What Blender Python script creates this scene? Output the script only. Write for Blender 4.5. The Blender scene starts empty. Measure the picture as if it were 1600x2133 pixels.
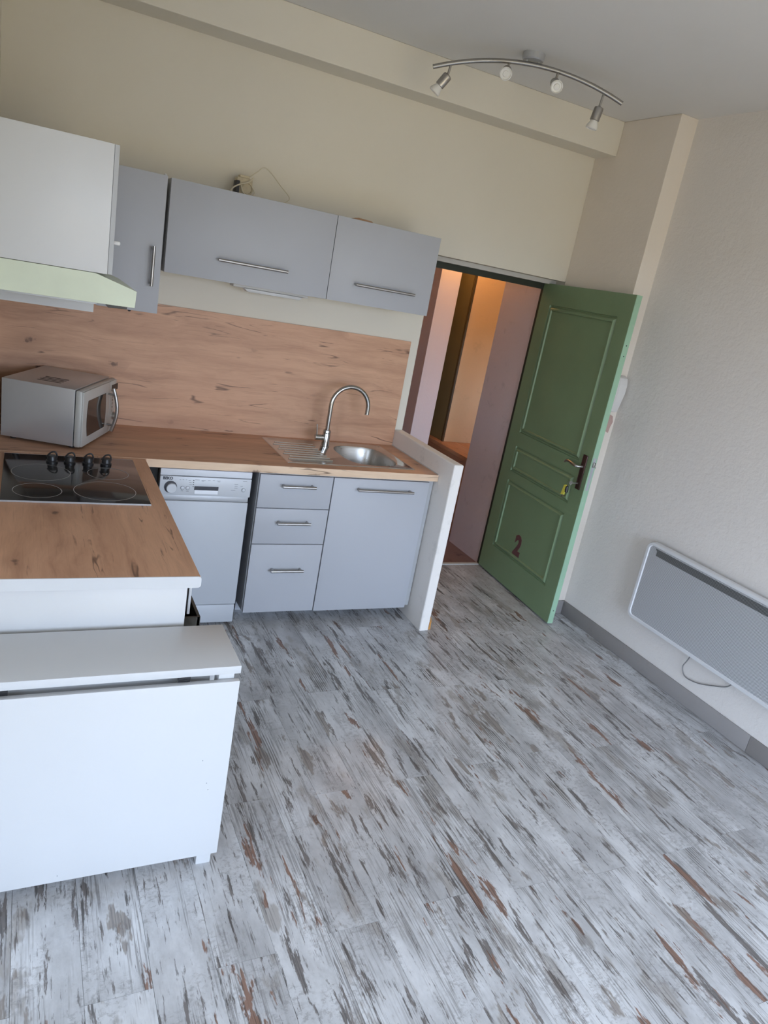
import bpy, bmesh, math, random
from mathutils import Vector, Matrix
random.seed(7)
sc = bpy.context.scene
COL = sc.collection
PI = math.pi

# ------------------------------------------------------------------ camera
cam = bpy.data.cameras.new('camera'); cam_o = bpy.data.objects.new('camera', cam); COL.objects.link(cam_o)
cam.sensor_fit = 'VERTICAL'; cam.sensor_height = 36.0; cam.lens = 36.0*1512.9/2133.0
cam.clip_start = 0.05
cam_o.matrix_world = Matrix.Translation((-2.0772, -3.9741, 1.868)) @ Matrix.Rotation(-0.4880, 4, 'Z') @ Matrix.Rotation(1.2660, 4, 'X') @ Matrix.Rotation(0.1871, 4, 'Z')
sc.camera = cam_o
# ------------------------------------------------------------------ colour management
sc.view_settings.view_transform = 'Standard'; sc.view_settings.look = 'None'
sc.view_settings.gamma = 1.0; sc.view_settings.use_curve_mapping = False
sc.view_settings.exposure = 0.0
# ------------------------------------------------------------------ world: overcast sky above, green-brown ground below
SKY = (0.75, 0.92, 1.20); GROUND = (0.29, 0.255, 0.175); SKY_POWER = 11.7
w = bpy.data.worlds.new('World'); sc.world = w; w.use_nodes = True
nt = w.node_tree; nt.nodes.clear()
wo = nt.nodes.new('ShaderNodeOutputWorld'); bg = nt.nodes.new('ShaderNodeBackground')
tc = nt.nodes.new('ShaderNodeTexCoord'); sx = nt.nodes.new('ShaderNodeSeparateXYZ'); cr = nt.nodes.new('ShaderNodeValToRGB')
nt.links.new(tc.outputs['Generated'], sx.inputs[0])
mr = nt.nodes.new('ShaderNodeMapRange'); mr.inputs['From Min'].default_value = -1; mr.inputs['From Max'].default_value = 1
nt.links.new(sx.outputs['Z'], mr.inputs['Value']); nt.links.new(mr.outputs[0], cr.inputs[0])
e = cr.color_ramp.elements
e[0].position = 0.49; e[0].color = (*GROUND, 1); e[1].position = 0.52; e[1].color = (*SKY, 1)
nt.links.new(cr.outputs[0], bg.inputs['Color']); bg.inputs['Strength'].default_value = SKY_POWER
nt.links.new(bg.outputs[0], wo.inputs['Surface'])
# rear window opening (daylight comes in here, behind the photographer)
WX0, WX1, WZ0, WZ1, REAR = -1.5, 1.05, 0.06, 2.45, -5.7
FARL = -3.9                                               # far left wall of the living area, with an added, unseen window
W2A, W2B = -5.4, -3.9
WB_ = 0.012
for nm_, sx_, lc_, ro_ in (('window_portal', WX1-WX0, ((WX0+WX1)/2, REAR-0.13, (WZ0+WZ1)/2), (PI/2, 0, 0)),
                           ('added_portal_stair', 0.45, (2.025, WB_-0.01, 1.35), (PI/2, 0, 0)),
                           ('added_portal_side', W2B-W2A, (FARL-0.13, (W2A+W2B)/2, (WZ0+WZ1)/2), (PI/2, 0, -PI/2))):
    pl = bpy.data.lights.new(nm_, 'AREA'); pl.shape = 'RECTANGLE'; pl.size = sx_; pl.size_y = 0.7 if 'stair' in nm_ else WZ1-WZ0
    pl.cycles.is_portal = True
    plo = bpy.data.objects.new(nm_, pl); COL.objects.link(plo); plo.location = lc_; plo.rotation_euler = ro_   # sky portals, -Z looks into the room
sc.cycles.max_bounces = 7; sc.cycles.diffuse_bounces = 4; sc.cycles.glossy_bounces = 3
sc.cycles.use_adaptive_sampling = True; sc.cycles.adaptive_threshold = 0.08; sc.cycles.adaptive_min_samples = 20
sc.cycles.caustics_reflective = False; sc.cycles.caustics_refractive = False

# ================================================================== materials
class NT:
    def __init__(s, name):
        s.m = bpy.data.materials.new(name); s.m.use_nodes = True; s.t = s.m.node_tree; s.t.nodes.clear()
        s.out = s.n('ShaderNodeOutputMaterial'); s.b = s.n('ShaderNodeBsdfPrincipled')
        s.t.links.new(s.b.outputs[0], s.out.inputs['Surface'])
    def n(s, ty, **k):
        x = s.t.nodes.new(ty)
        for a, v in k.items(): setattr(x, a, v)
        return x
    def put(s, sock, v):
        if v is None: return
        if hasattr(v, 'is_output'): s.t.links.new(v, sock)
        else:
            if isinstance(v, tuple) and len(v) == 3 and len(sock.default_value) == 4: v = (*v, 1)
            sock.default_value = v
    def pos(s): return s.n('ShaderNodeNewGeometry').outputs['Position']
    def obj(s): return s.n('ShaderNodeTexCoord').outputs['Object']
    def rnd(s): return s.n('ShaderNodeObjectInfo').outputs['Random']
    def vm(s, op, a, b=None):
        x = s.n('ShaderNodeVectorMath', operation=op); s.put(x.inputs[0], a)
        if b is not None:
            if op == 'SCALE': s.put(x.inputs['Scale'], b)
            else: s.put(x.inputs[1], b)
        return x.outputs[0]
    def math(s, op, a, b=None, clamp=False):
        x = s.n('ShaderNodeMath', operation=op); x.use_clamp = clamp; s.put(x.inputs[0], a)
        if b is not None: s.put(x.inputs[1], b)
        return x.outputs[0]
    def noise(s, v, scale=1.0, detail=3.0, rough=0.55, dist=0.0, col=False):
        x = s.n('ShaderNodeTexNoise'); s.put(x.inputs['Vector'], v); x.inputs['Scale'].default_value = scale
        x.inputs['Detail'].default_value = detail; x.inputs['Roughness'].default_value = rough; x.inputs['Distortion'].default_value = dist
        return x.outputs['Color' if col else 'Fac']
    def ramp(s, v, *stops, interp='LINEAR'):
        x = s.n('ShaderNodeValToRGB'); s.put(x.inputs[0], v); r = x.color_ramp; r.interpolation = interp
        while len(r.elements) < len(stops): r.elements.new(0.5)
        for el, (p, c) in zip(r.elements, stops):
            el.position = p; el.color = (c, c, c, 1) if isinstance(c, (int, float)) else (*c, 1)
        return x.outputs[0]
    def step(s, v, a, b):
        x = s.n('ShaderNodeMapRange'); x.interpolation_type = 'SMOOTHSTEP'; s.put(x.inputs['Value'], v)
        x.inputs['From Min'].default_value = a; x.inputs['From Max'].default_value = b
        return x.outputs[0]
    def mix(s, f, a, b, mode='MIX'):
        x = s.n('ShaderNodeMix', data_type='RGBA', blend_type=mode); s.put(x.inputs[0], f); s.put(x.inputs[6], a); s.put(x.inputs[7], b)
        return x.outputs[2]
    def bump(s, h, strength=0.2, dist=0.01):
        x = s.n('ShaderNodeBump'); x.inputs['Strength'].default_value = strength; x.inputs['Distance'].default_value = dist
        s.put(x.inputs['Height'], h); s.t.links.new(x.outputs[0], s.b.inputs['Normal'])
    def set(s, col=None, rough=None, metal=None, spec=None, **k):
        s.put(s.b.inputs['Base Color'], col); s.put(s.b.inputs['Roughness'], rough); s.put(s.b.inputs['Metallic'], metal)
        s.put(s.b.inputs['Specular IOR Level'], spec)
        for a, v in k.items(): s.put(s.b.inputs[a.replace('_', ' ')], v)
        return s.m

def plain(name, col, rough=0.5, metal=0.0, spec=0.5, vary=0.03, vs=6.0, bump=0.0, bs=60.0):
    t = NT(name); p = t.pos()
    f = t.noise(p, vs, 3)
    c = t.mix(f, tuple(x*(1-vary) for x in col), tuple(min(1, x*(1+vary)) for x in col))
    if bump: t.bump(t.noise(p, bs, 4), bump, 0.004)
    return t.set(c, rough, metal, spec)

def plaster(name, col, vary=0.05, bump=0.15, bs=70.0, stain=0.0, bdist=0.006):
    t = NT(name); p = t.pos()
    f = t.noise(p, 1.7, 5, 0.6)
    c = t.mix(f, tuple(x*(1-vary) for x in col), tuple(min(1, x*(1+vary)) for x in col))
    if stain:
        g = t.step(t.noise(p, 9.0, 6, 0.7), 0.56, 0.72)
        c = t.mix(t.math('MULTIPLY', g, stain), c, tuple(x*0.55 for x in col))
    t.bump(t.noise(p, bs*0.75, 4, 0.65), bump*1.2, bdist)
    return t.set(c, 0.85, 0, 0.25)

def oak(name, axis, base=(0.68, 0.40, 0.255), dark=(0.47, 0.25, 0.155), off=(0, 0, 0)):
    t = NT(name); p = t.vm('ADD', t.pos(), off)
    L, S = 0.9, 9.0
    sc3 = [S, S, S]; sc3[axis] = L
    warp = t.vm('SCALE', t.vm('SUBTRACT', t.noise(p, 2.2, 3, col=True), (0.5, 0.5, 0.5)), 0.10)
    q = t.vm('MULTIPLY', t.vm('ADD', p, warp), tuple(sc3))
    g1 = t.noise(q, 1.3, 8, 0.66, 0.5)
    c = t.ramp(g1, (0.24, tuple(x*0.86 for x in dark)), (0.42, tuple(0.45*a+0.55*b for a, b in zip(base, dark))), (0.55, tuple(0.8*a+0.2*b for a, b in zip(base, dark))), (0.76, tuple(min(1, x*1.10) for x in base)))
    fs = [150.0]*3; fs[axis] = 5.0
    fine = t.noise(t.vm('MULTIPLY', p, tuple(fs)), 1.0, 3, 0.6)
    c = t.mix(t.math('MULTIPLY', t.step(fine, 0.50, 0.72), 0.26), c, tuple(x*0.75 for x in dark))
    # knots: dark heart, brown halo drawn out along the grain
    s3 = t.n('ShaderNodeSeparateXYZ'); t.put(s3.inputs[0], t.vm('ADD', p, t.vm('SCALE', warp, 0.7)))
    oth = [k for k in range(3) if k != axis]
    c2 = t.n('ShaderNodeCombineXYZ'); t.put(c2.inputs[0], t.math('MULTIPLY', s3.outputs[axis], 2.5)); t.put(c2.inputs[1], t.math('MULTIPLY', t.math('ADD', s3.outputs[oth[0]], s3.outputs[oth[1]]), 5.0))
    v = t.n('ShaderNodeTexVoronoi', voronoi_dimensions='2D'); t.put(v.inputs['Vector'], c2.outputs[0]); v.inputs['Scale'].default_value = 1.0
    d = v.outputs['Distance']
    sx = t.n('ShaderNodeSeparateColor'); t.put(sx.inputs[0], v.outputs['Color'])
    some = t.step(sx.outputs[0], 0.42, 0.95)
    halo = t.math('MULTIPLY', t.math('SUBTRACT', 1.0, t.step(d, 0.02, 0.30)), some)
    ragged = t.math('ADD', d, t.math('MULTIPLY', t.math('SUBTRACT', t.noise(p, 60, 4, 0.6), 0.5), 0.16))
    core = t.math('MULTIPLY', t.math('SUBTRACT', 1.0, t.step(ragged, 0.01, 0.065)), some)
    c = t.mix(t.math('MULTIPLY', halo, 0.50), c, tuple(x*0.8 for x in dark))
    c = t.mix(t.math('MULTIPLY', core, 0.85), c, (0.10, 0.05, 0.035))
    # cracks: long thin dark lines in scattered places
    def cracks(a, l, width, seed, lo, hi):
        cs = [a]*3; cs[axis] = l
        cn = t.noise(t.vm('ADD', t.vm('MULTIPLY', t.vm('ADD', p, t.vm('SCALE', warp, 0.35)), tuple(cs)), seed), 1.0, 2, 0.5, 0.0)
        ln = t.math('SUBTRACT', 1.0, t.step(t.math('ABSOLUTE', t.math('SUBTRACT', cn, 0.5)), 0.0, width))
        ms = [9.0]*3; ms[axis] = 2.4
        mk = t.step(t.noise(t.vm('ADD', t.vm('MULTIPLY', p, tuple(ms)), seed), 1.0, 4, 0.6), lo, hi)
        return t.math('MULTIPLY', ln, mk)
    crack = t.math('MAXIMUM', cracks(12.0, 0.8, 0.011, (0, 0, 0), 0.53, 0.60), cracks(20.0, 1.2, 0.013, (7, 3, 5), 0.56, 0.62))
    c = t.mix(t.math('MULTIPLY', crack, 0.80), c, (0.11, 0.055, 0.035))
    t.bump(fine, 0.06, 0.002)
    return t.set(c, 0.45, 0, 0.4)

def floor_wood():
    t = NT('painted_wood_plank')
    r = t.rnd()
    cx = t.n('ShaderNodeCombineXYZ'); t.put(cx.inputs[0], t.math('MULTIPLY', r, 37.0)); t.put(cx.inputs[1], t.math('MULTIPLY', r, 91.0)); t.put(cx.inputs[2], t.math('MULTIPLY', r, 13.0))
    p = t.vm('ADD', t.pos(), cx.outputs[0])
    def N(sx, sy, d=3, rg=0.6, dist=0.0): return t.noise(t.vm('MULTIPLY', p, (sx, sy, 1.0)), 1.0, d, rg, dist)
    base = t.ramp(N(5, 2.4, 6, 0.68), (0.30, (0.36, 0.36, 0.365)), (0.50, (0.53, 0.535, 0.545)), (0.66, (0.70, 0.71, 0.725)))
    fine = t.step(N(190, 4.5, 3, 0.65), 0.48, 0.60)
    # smudged grey-brown areas showing the grain
    g = t.step(N(7, 3.0, 5, 0.62), 0.57, 0.64)
    c = t.mix(t.math('MULTIPLY', g, 0.72), base, t.mix(fine, (0.36, 0.335, 0.31), (0.20, 0.185, 0.17)))
    # scratchy cross-hatch
    h = t.math('MULTIPLY', t.step(N(55, 70, 6, 0.75), 0.49, 0.60), t.step(N(8, 4, 4), 0.46, 0.58))
    c = t.mix(t.math('MULTIPLY', h, 0.50), c, (0.25, 0.24, 0.24))
    # clustered fine grain lines
    c = t.mix(t.math('MULTIPLY', t.math('MULTIPLY', fine, t.step(N(11, 1.8, 4, 0.6), 0.46, 0.58)), 0.60), c, (0.16, 0.15, 0.145))
    # growth-ring stripes on parts of some boards
    wv = t.n('ShaderNodeTexWave', bands_direction='X'); t.put(wv.inputs['Vector'], t.vm('MULTIPLY', p, (1.0, 0.16, 1.0)))
    wv.inputs['Scale'].default_value = 30.0; wv.inputs['Distortion'].default_value = 3.6; wv.inputs['Detail'].default_value = 3.0; wv.inputs['Detail Scale'].default_value = 1.3
    wm = t.math('MULTIPLY', t.step(N(6, 1.5, 3), 0.62, 0.68), t.step(wv.outputs['Fac'], 0.52, 0.75))
    c = t.mix(t.math('MULTIPLY', wm, 0.75), c, (0.10, 0.092, 0.085))
    # small and large ragged dark streaks
    s0 = t.step(N(85, 9.0, 5, 0.68), 0.60, 0.65)
    c = t.mix(t.math('MULTIPLY', s0, 0.72), c, (0.14, 0.13, 0.125))
    s1 = t.step(N(27, 3.2, 6, 0.70, 0.15), 0.575, 0.61)
    c = t.mix(t.math('MULTIPLY', s1, 0.86), c, t.mix(fine, (0.15, 0.13, 0.12), (0.065, 0.058, 0.055)))
    # rust-brown bare-wood patches
    b = t.step(N(10.5, 1.9, 6, 0.68, 0.2), 0.605, 0.63)
    bc = t.mix(fine, (0.25, 0.145, 0.105), (0.115, 0.07, 0.055))
    c = t.mix(t.math('MULTIPLY', b, 0.94), c, bc)
    # greyer bare patches
    b2 = t.step(t.noise(t.vm('MULTIPLY', t.vm('ADD', p, (5.3, 2.2, 0)), (9, 2.6, 1)), 1.0, 5, 0.62), 0.615, 0.65)
    c = t.mix(t.math('MULTIPLY', b2, 0.8), c, t.mix(fine, (0.27, 0.235, 0.205), (0.14, 0.12, 0.11)))
    return t.set(c, t.ramp(N(6, 3, 3), (0.3, 0.28), (0.7, 0.42)), 0, 0.45)

def green_paint(name, col, chip=0.0):
    t = NT(name); p = t.pos()
    c = t.mix(t.noise(p, 4.0, 4), tuple(x*0.9 for x in col), tuple(x*1.1 for x in col))
    spk = t.step(t.noise(p, 95.0, 3, 0.6), 0.74, 0.78)
    c = t.mix(t.math('MULTIPLY', spk, 0.35), c, (0.55, 0.62, 0.5))
    if chip:
        ch = t.step(t.noise(t.vm('MULTIPLY', p, (60, 60, 18)), 1.0, 4, 0.65), 0.62, 0.66)
        c = t.mix(t.math('MULTIPLY', ch, chip), c, (0.55, 0.56, 0.50))
    t.bump(t.noise(p, 160, 2), 0.06, 0.002)
    return t.set(c, 0.42, 0, 0.45)

def grille_mat(name, a, b):
    t = NT(name); s3 = t.n('ShaderNodeSeparateXYZ'); t.put(s3.inputs[0], t.pos())
    k = 2*PI/0.0085
    f = t.math('MULTIPLY', t.math('SINE', t.math('MULTIPLY', s3.outputs[1], k)), t.math('SINE', t.math('MULTIPLY', s3.outputs[2], k)))
    return t.set(t.mix(t.step(f, -0.35, 0.35), a, b), 0.5, 0.1, 0.4)

def brushed(name, col=(0.62, 0.62, 0.61), rough=0.3, axis=0):
    t = NT(name); sv = [240.0]*3; sv[axis] = 6.0
    n = t.noise(t.vm('MULTIPLY', t.pos(), tuple(sv)), 1.0, 2)
    c = t.mix(n, tuple(x*0.85 for x in col), tuple(min(1, x*1.1) for x in col))
    return t.set(c, t.ramp(n, (0.3, rough*0.8), (0.7, rough*1.25)), 1.0, 0.5)

def glassy(name, col, rough=0.05):
    t = NT(name)
    return t.set(col, rough, 0, 0.5, Transmission_Weight=0.55)

M = {}
M['wall'] = plaster('cream_wall_paint', (0.77, 0.725, 0.63), 0.035, 0.05, 60)
M['wall_right'] = plaster('greige_textured_plaster', (0.79, 0.75, 0.71), 0.03, 0.32, 48, bdist=0.009)
M['pier'] = plaster('cream_pier_plaster', (0.80, 0.73, 0.65), 0.04, 0.25, 40)
M['ceiling'] = plaster('white_ceiling_paint', (0.78, 0.765, 0.74), 0.03, 0.05, 40)
M['partition'] = plaster('off_white_partition_plaster', (0.86, 0.82, 0.775), 0.05, 0.2, 60, 0.25)
M['hall_purple'] = plaster('mauve_hall_plaster', (0.66, 0.56, 0.56), 0.06, 0.3, 50, 0.35)
M['hall_pink'] = plaster('pale_pink_hall_plaster', (0.84, 0.74, 0.75), 0.05, 0.2, 50)
M['hall_yellow'] = plaster('ochre_hall_plaster', (0.74, 0.54, 0.33), 0.06, 0.2, 50, 0.2)
M['hall_floor'] = plaster('stained_red_hall_tiles', (0.24, 0.15, 0.135), 0.25, 0.3, 30, 0.8)
M['olive'] = plain('olive_painted_wood', (0.24, 0.19, 0.085), 0.5, vary=0.12)
M['dark_wood'] = plain('dark_brown_wood', (0.07, 0.045, 0.02), 0.5)
M['landing_wood'] = oak('red_brown_landing_wood', 1, (0.55, 0.30, 0.16), (0.38, 0.17, 0.085))
M['floor'] = floor_wood()
M['screed'] = plain('dark_floor_joint', (0.20, 0.19, 0.18), 0.8)
M['skirting'] = plaster('grey_skirting_tile', (0.30, 0.28, 0.27), 0.14, 0.15, 25, 0.3)
M['oak_x'] = oak('knotty_oak_laminate_lengthwise', 0)
M['oak_y'] = oak('knotty_oak_laminate_crosswise', 1, off=(3.3, 1.7, 0.4))
M['oak_edge'] = oak('pale_oak_edge_band', 0, (0.80, 0.60, 0.42), (0.66, 0.46, 0.31), (1, 5, 2))
M['grey'] = plain('matt_grey_cabinet_front', (0.45, 0.46, 0.49), 0.45, 0, 0.4, 0.02, 3.0)
M['grey_edge'] = plain('light_grey_cabinet_edge', (0.47, 0.48, 0.49), 0.5)
M['white'] = plain('white_melamine', (0.66, 0.665, 0.665), 0.38, 0, 0.45, 0.015)
M['white_gloss'] = plain('white_lacquer', (0.58, 0.585, 0.59), 0.32, 0, 0.45, 0.01)
M['silver'] = plain('silver_painted_metal', (0.47, 0.48, 0.50), 0.42, 0.35, 0.5, 0.03)
M['dw_front'] = plain('silver_grey_dishwasher_door', (0.50, 0.52, 0.55), 0.45, 0.05, 0.5, 0.06, 3.0)
M['dw_panel'] = plain('silver_dishwasher_panel', (0.58, 0.60, 0.63), 0.4, 0.1, 0.5, 0.02)
M['dw_lid'] = plain('white_dishwasher_lid', (0.72, 0.74, 0.78), 0.4)
M['mark'] = plain('grey_print', (0.22, 0.23, 0.25), 0.6)
M['mark_dark'] = plain('dark_print_and_shade', (0.05, 0.05, 0.06), 0.6)  # print colour, also the painted shade in the dishwasher grip
M['steel'] = brushed('brushed_steel', (0.62, 0.61, 0.60), 0.13, 0)
M['steel_basin'] = brushed('satin_steel_basin', (0.55, 0.54, 0.52), 0.33, 0)
M['handle'] = brushed('brushed_nickel_handle', (0.43, 0.415, 0.40), 0.36, 0)
M['chrome'] = brushed('satin_nickel_tap', (0.46, 0.46, 0.45), 0.18, 2)
M['black'] = plain('black_plastic', (0.018, 0.018, 0.02), 0.35)
M['shade_black'] = plain('near_black_shade', (0.02, 0.019, 0.018), 0.8)  # near-black for painted shade in cabinets and gaps, and for the hob casing
M['drawer_box'] = plain('dark_brown_drawer_metal', (0.045, 0.04, 0.03), 0.4, 0.3)
M['hob'] = plain('black_ceramic_glass', (0.022, 0.022, 0.024), 0.09, 0, 0.6)
M['hob_ring'] = plain('grey_hob_print', (0.34, 0.33, 0.32), 0.25)
M['hood'] = plain('white_hood_green_reflection', (0.66, 0.715, 0.565), 0.42, 0, 0.4, 0.10, 9.0)  # white metal; green reflected from outdoors is mixed into the colour
M['mw_side'] = plain('silver_grey_microwave_case', (0.56, 0.56, 0.57), 0.34, 0.6, 0.5, 0.04)
M['mw_front'] = plain('silver_microwave_front', (0.54, 0.54, 0.52), 0.38, 0.2, 0.5, 0.02)
M['mw_window'] = plain('dark_microwave_window', (0.03, 0.028, 0.027), 0.08, 0, 0.6)
M['green'] = green_paint('green_door_paint', (0.20, 0.29, 0.16))
M['green_edge'] = green_paint('lit_worn_green_edge', (0.33, 0.52, 0.36), 0.5)  # worn edge; the paler green also carries the daylight on that side
M['number'] = plain('faded_maroon_paint', (0.13, 0.055, 0.055), 0.6, vary=0.25, vs=60)
M['bronze'] = plain('dark_brown_lock_plate', (0.085, 0.05, 0.045), 0.3, 0.6)
M['jamb'] = plain('black_green_door_frame', (0.03, 0.035, 0.025), 0.6)
M['trim_white'] = plain('off_white_frame_paint', (0.62, 0.60, 0.57), 0.55)
M['rad'] = plain('white_radiator_enamel', (0.72, 0.725, 0.74), 0.4)
M['grille'] = grille_mat('grey_perforated_grille', (0.26, 0.265, 0.275), (0.66, 0.67, 0.69))
M['grille_shade'] = grille_mat('perforated_outlet_shade', (0.045, 0.047, 0.045), (0.24, 0.245, 0.245))
M['cord'] = plain('grey_cord', (0.24, 0.235, 0.23), 0.6)
M['beige'] = plain('aged_beige_plastic', (0.60, 0.52, 0.37), 0.6, vary=0.3, vs=50)
M['beige_cord'] = plain('cream_cable', (0.66, 0.60, 0.47), 0.6)
M['bulb'] = plain('frosted_white_bulb', (0.80, 0.79, 0.76), 0.25, 0, 0.5)
M['yellow'] = plain('yellow_key_tag', (0.85, 0.80, 0.12), 0.5)
M['orange'] = plain('orange_wood', (0.55, 0.26, 0.07), 0.6, vary=0.3, vs=60)
M['brown'] = plain('brown_wood_strip', (0.30, 0.17, 0.09), 0.6)
M['brick'] = plaster('exposed_pink_brick', (0.52, 0.36, 0.32), 0.3, 0.5, 60, 0.8)
M['intercom'] = plain('ivory_plastic', (0.74, 0.72, 0.70), 0.4)
def lamp_mat():
    t = NT('warm_lamp_glow'); t.set((1, 0.8, 0.5), 0.5, Emission_Color=(1.0, 0.50, 0.17), Emission_Strength=220.0); return t.m
M['glow'] = lamp_mat()
def pane_mat():
    m = bpy.data.materials.new('clear_window_glass'); m.use_nodes = True; t = m.node_tree; t.nodes.clear()
    o = t.nodes.new('ShaderNodeOutputMaterial'); a = t.nodes.new('ShaderNodeBsdfTransparent'); g = t.nodes.new('ShaderNodeBsdfGlossy'); x = t.nodes.new('ShaderNodeMixShader')
    g.inputs['Roughness'].default_value = 0.02; x.inputs[0].default_value = 0.06
    t.links.new(a.outputs[0], x.inputs[1]); t.links.new(g.outputs[0], x.inputs[2]); t.links.new(x.outputs[0], o.inputs['Surface'])
    return m
M['pane'] = pane_mat()

# ================================================================== geometry helpers
OFF = {}
class MB:
    def __init__(s): s.bm = bmesh.new()
    def _merge(s, bm2):
        me = bpy.data.meshes.new('t'); bm2.to_mesh(me); bm2.free(); s.bm.from_mesh(me); bpy.data.meshes.remove(me); return s
    def box(s, x0, x1, y0, y1, z0, z1, bev=0.0, seg=2):
        b = bmesh.new(); bmesh.ops.create_cube(b, size=1.0)
        bmesh.ops.scale(b, vec=(abs(x1-x0), abs(y1-y0), abs(z1-z0)), verts=b.verts)
        bmesh.ops.translate(b, vec=((x0+x1)/2, (y0+y1)/2, (z0+z1)/2), verts=b.verts)
        if bev: bmesh.ops.bevel(b, geom=b.edges[:], offset=bev, segments=seg, affect='EDGES', profile=0.5)
        return s._merge(b)
    def tube(s, pts, r, seg=12, cap=True, flat=1.0):
        pts = [Vector(p) for p in pts]; rings = []; n = len(pts)
        rr = r if isinstance(r, (list, tuple)) else [r]*n
        up = None; bm = s.bm
        for i, p in enumerate(pts):
            t = (pts[min(i+1, n-1)] - pts[max(i-1, 0)]).normalized()
            if up is None:
                up = Vector((0, 0, 1)) if abs(t.z) < 0.9 else Vector((1, 0, 0))
            a = (up - t*up.dot(t)).normalized(); b = t.cross(a); up = a
            rings.append([bm.verts.new(p + (a*math.cos(k*2*PI/seg) + b*math.sin(k*2*PI/seg)*flat)*rr[i]) for k in range(seg)])
        for i in range(n-1):
            for k in range(seg):
                bm.faces.new((rings[i][k], rings[i][(k+1) % seg], rings[i+1][(k+1) % seg], rings[i+1][k]))
        if cap:
            bm.faces.new(rings[0][::-1]); bm.faces.new(rings[-1])
        return s
    def lathe(s, prof, origin=(0, 0, 0), axis=(0, 0, 1), seg=28):
        ax = Vector(axis).normalized(); u = Vector((0, 0, 1)) if abs(ax.z) < 0.9 else Vector((1, 0, 0))
        u = (u - ax*u.dot(ax)).normalized(); v = ax.cross(u); o = Vector(origin); bm = s.bm; rings = []
        for r, h in prof:
            rings.append([bm.verts.new(o + ax*h + (u*math.cos(k*2*PI/seg) + v*math.sin(k*2*PI/seg))*max(r, 1e-5)) for k in range(seg)])
        for a, b in zip(rings, rings[1:]):
            for k in range(seg): bm.faces.new((a[k], a[(k+1) % seg], b[(k+1) % seg], b[k]))
        bm.faces.new(rings[0][::-1]); bm.faces.new(rings[-1])
        return s
    def prism(s, poly, d0, d1, axis='y', bev=0.0):
        b = bmesh.new()
        def P(a, c, d): return {'y': (a, d, c), 'x': (d, a, c), 'z': (a, c, d)}[axis]
        lo = [b.verts.new(P(a, c, d0)) for a, c in poly]; hi = [b.verts.new(P(a, c, d1)) for a, c in poly]
        b.faces.new(lo); b.faces.new(hi[::-1]); n = len(poly)
        for i in range(n): b.faces.new((lo[i], hi[i], hi[(i+1) % n], lo[(i+1) % n]))
        bmesh.ops.recalc_face_normals(b, faces=b.faces)
        if bev: bmesh.ops.bevel(b, geom=b.edges[:], offset=bev, segments=2, affect='EDGES', profile=0.5)
        return s._merge(b)
    def loft(s, loops, cap0=False, cap1=False):
        rings = [[s.bm.verts.new(p) for p in L] for L in loops]
        n = len(rings[0])
        for a, b in zip(rings, rings[1:]):
            for k in range(n): s.bm.faces.new((a[k], a[(k+1) % n], b[(k+1) % n], b[k]))
        if cap0: s.bm.faces.new(rings[0][::-1])
        if cap1: s.bm.faces.new(rings[-1])
        return s
    def build(s, name, mat, parent=None, smooth=False, local=False, label=None):
        bmesh.ops.recalc_face_normals(s.bm, faces=s.bm.faces)
        off = OFF.get(parent.name) if parent is not None else None
        if off is not None and not local: bmesh.ops.translate(s.bm, vec=-off, verts=s.bm.verts)
        me = bpy.data.meshes.new(name); s.bm.to_mesh(me); s.bm.free()
        me.materials.append(M[mat])
        if smooth:
            me.polygons.foreach_set('use_smooth', [True]*len(me.polygons))
            try: me.set_sharp_from_angle(angle=math.radians(38))
            except Exception: pass
        o = bpy.data.objects.new(name, me); COL.objects.link(o)
        if parent is not None:
            o.parent = parent
            if off is not None: OFF[o.name] = off
        if label: o['label'] = label
        return o
def B(name, mat, parent, x0, x1, y0, y1, z0, z1, bev=0.0, local=False, label=None):
    return MB().box(x0, x1, y0, y1, z0, z1, bev).build(name, mat, parent, smooth=bev > 0, local=local, label=label)
def tag(o, label, cat, group=None, kind=None):
    o['label'] = label; o['category'] = cat
    if group: o['group'] = group
    if kind: o['kind'] = kind
    return o
def thing(name, label, cat, loc=(0, 0, 0), rotz=0.0, group=None, kind=None):
    o = bpy.data.objects.new(name, None); COL.objects.link(o); o.location = loc; o.rotation_euler = (0, 0, rotz); o.empty_display_size = 0.1
    OFF[o.name] = Vector(loc)
    return tag(o, label, cat, group, kind)
def structure(name, label, cat, mb, mat):
    o = mb.build(name, mat); tag(o, label, cat, kind='structure'); return o
def bar_handle(parent, p0, p1, out, r=0.006, legs=0.03, mat='handle', name='handle'):
    """straight bar from p0 to p1 held off the front by two short legs along -out"""
    p0, p1, out = Vector(p0), Vector(p1), Vector(out); d = (p1-p0).normalized(); m = MB()
    m.tube([p0+out, p1+out], r, 12)
    for q in (p0+d*0.012, p1-d*0.012): m.tube([q+out*0.02, q+out], r*0.95, 10)
    return m.build(name, mat, parent, smooth=True)
def text_mesh(body, size, depth, bold=0.0):
    cu = bpy.data.curves.new('t', 'FONT'); cu.body = body; cu.size = size; cu.extrude = depth; cu.offset = bold; cu.align_x = 'CENTER'; cu.align_y = 'CENTER'; cu.resolution_u = 3
    ob = bpy.data.objects.new('t', cu); COL.objects.link(ob)
    bpy.context.view_layer.update()
    me = bpy.data.meshes.new_from_object(ob.evaluated_get(bpy.context.evaluated_depsgraph_get()))
    bpy.data.objects.remove(ob); bpy.data.curves.remove(cu)
    return me
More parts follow.
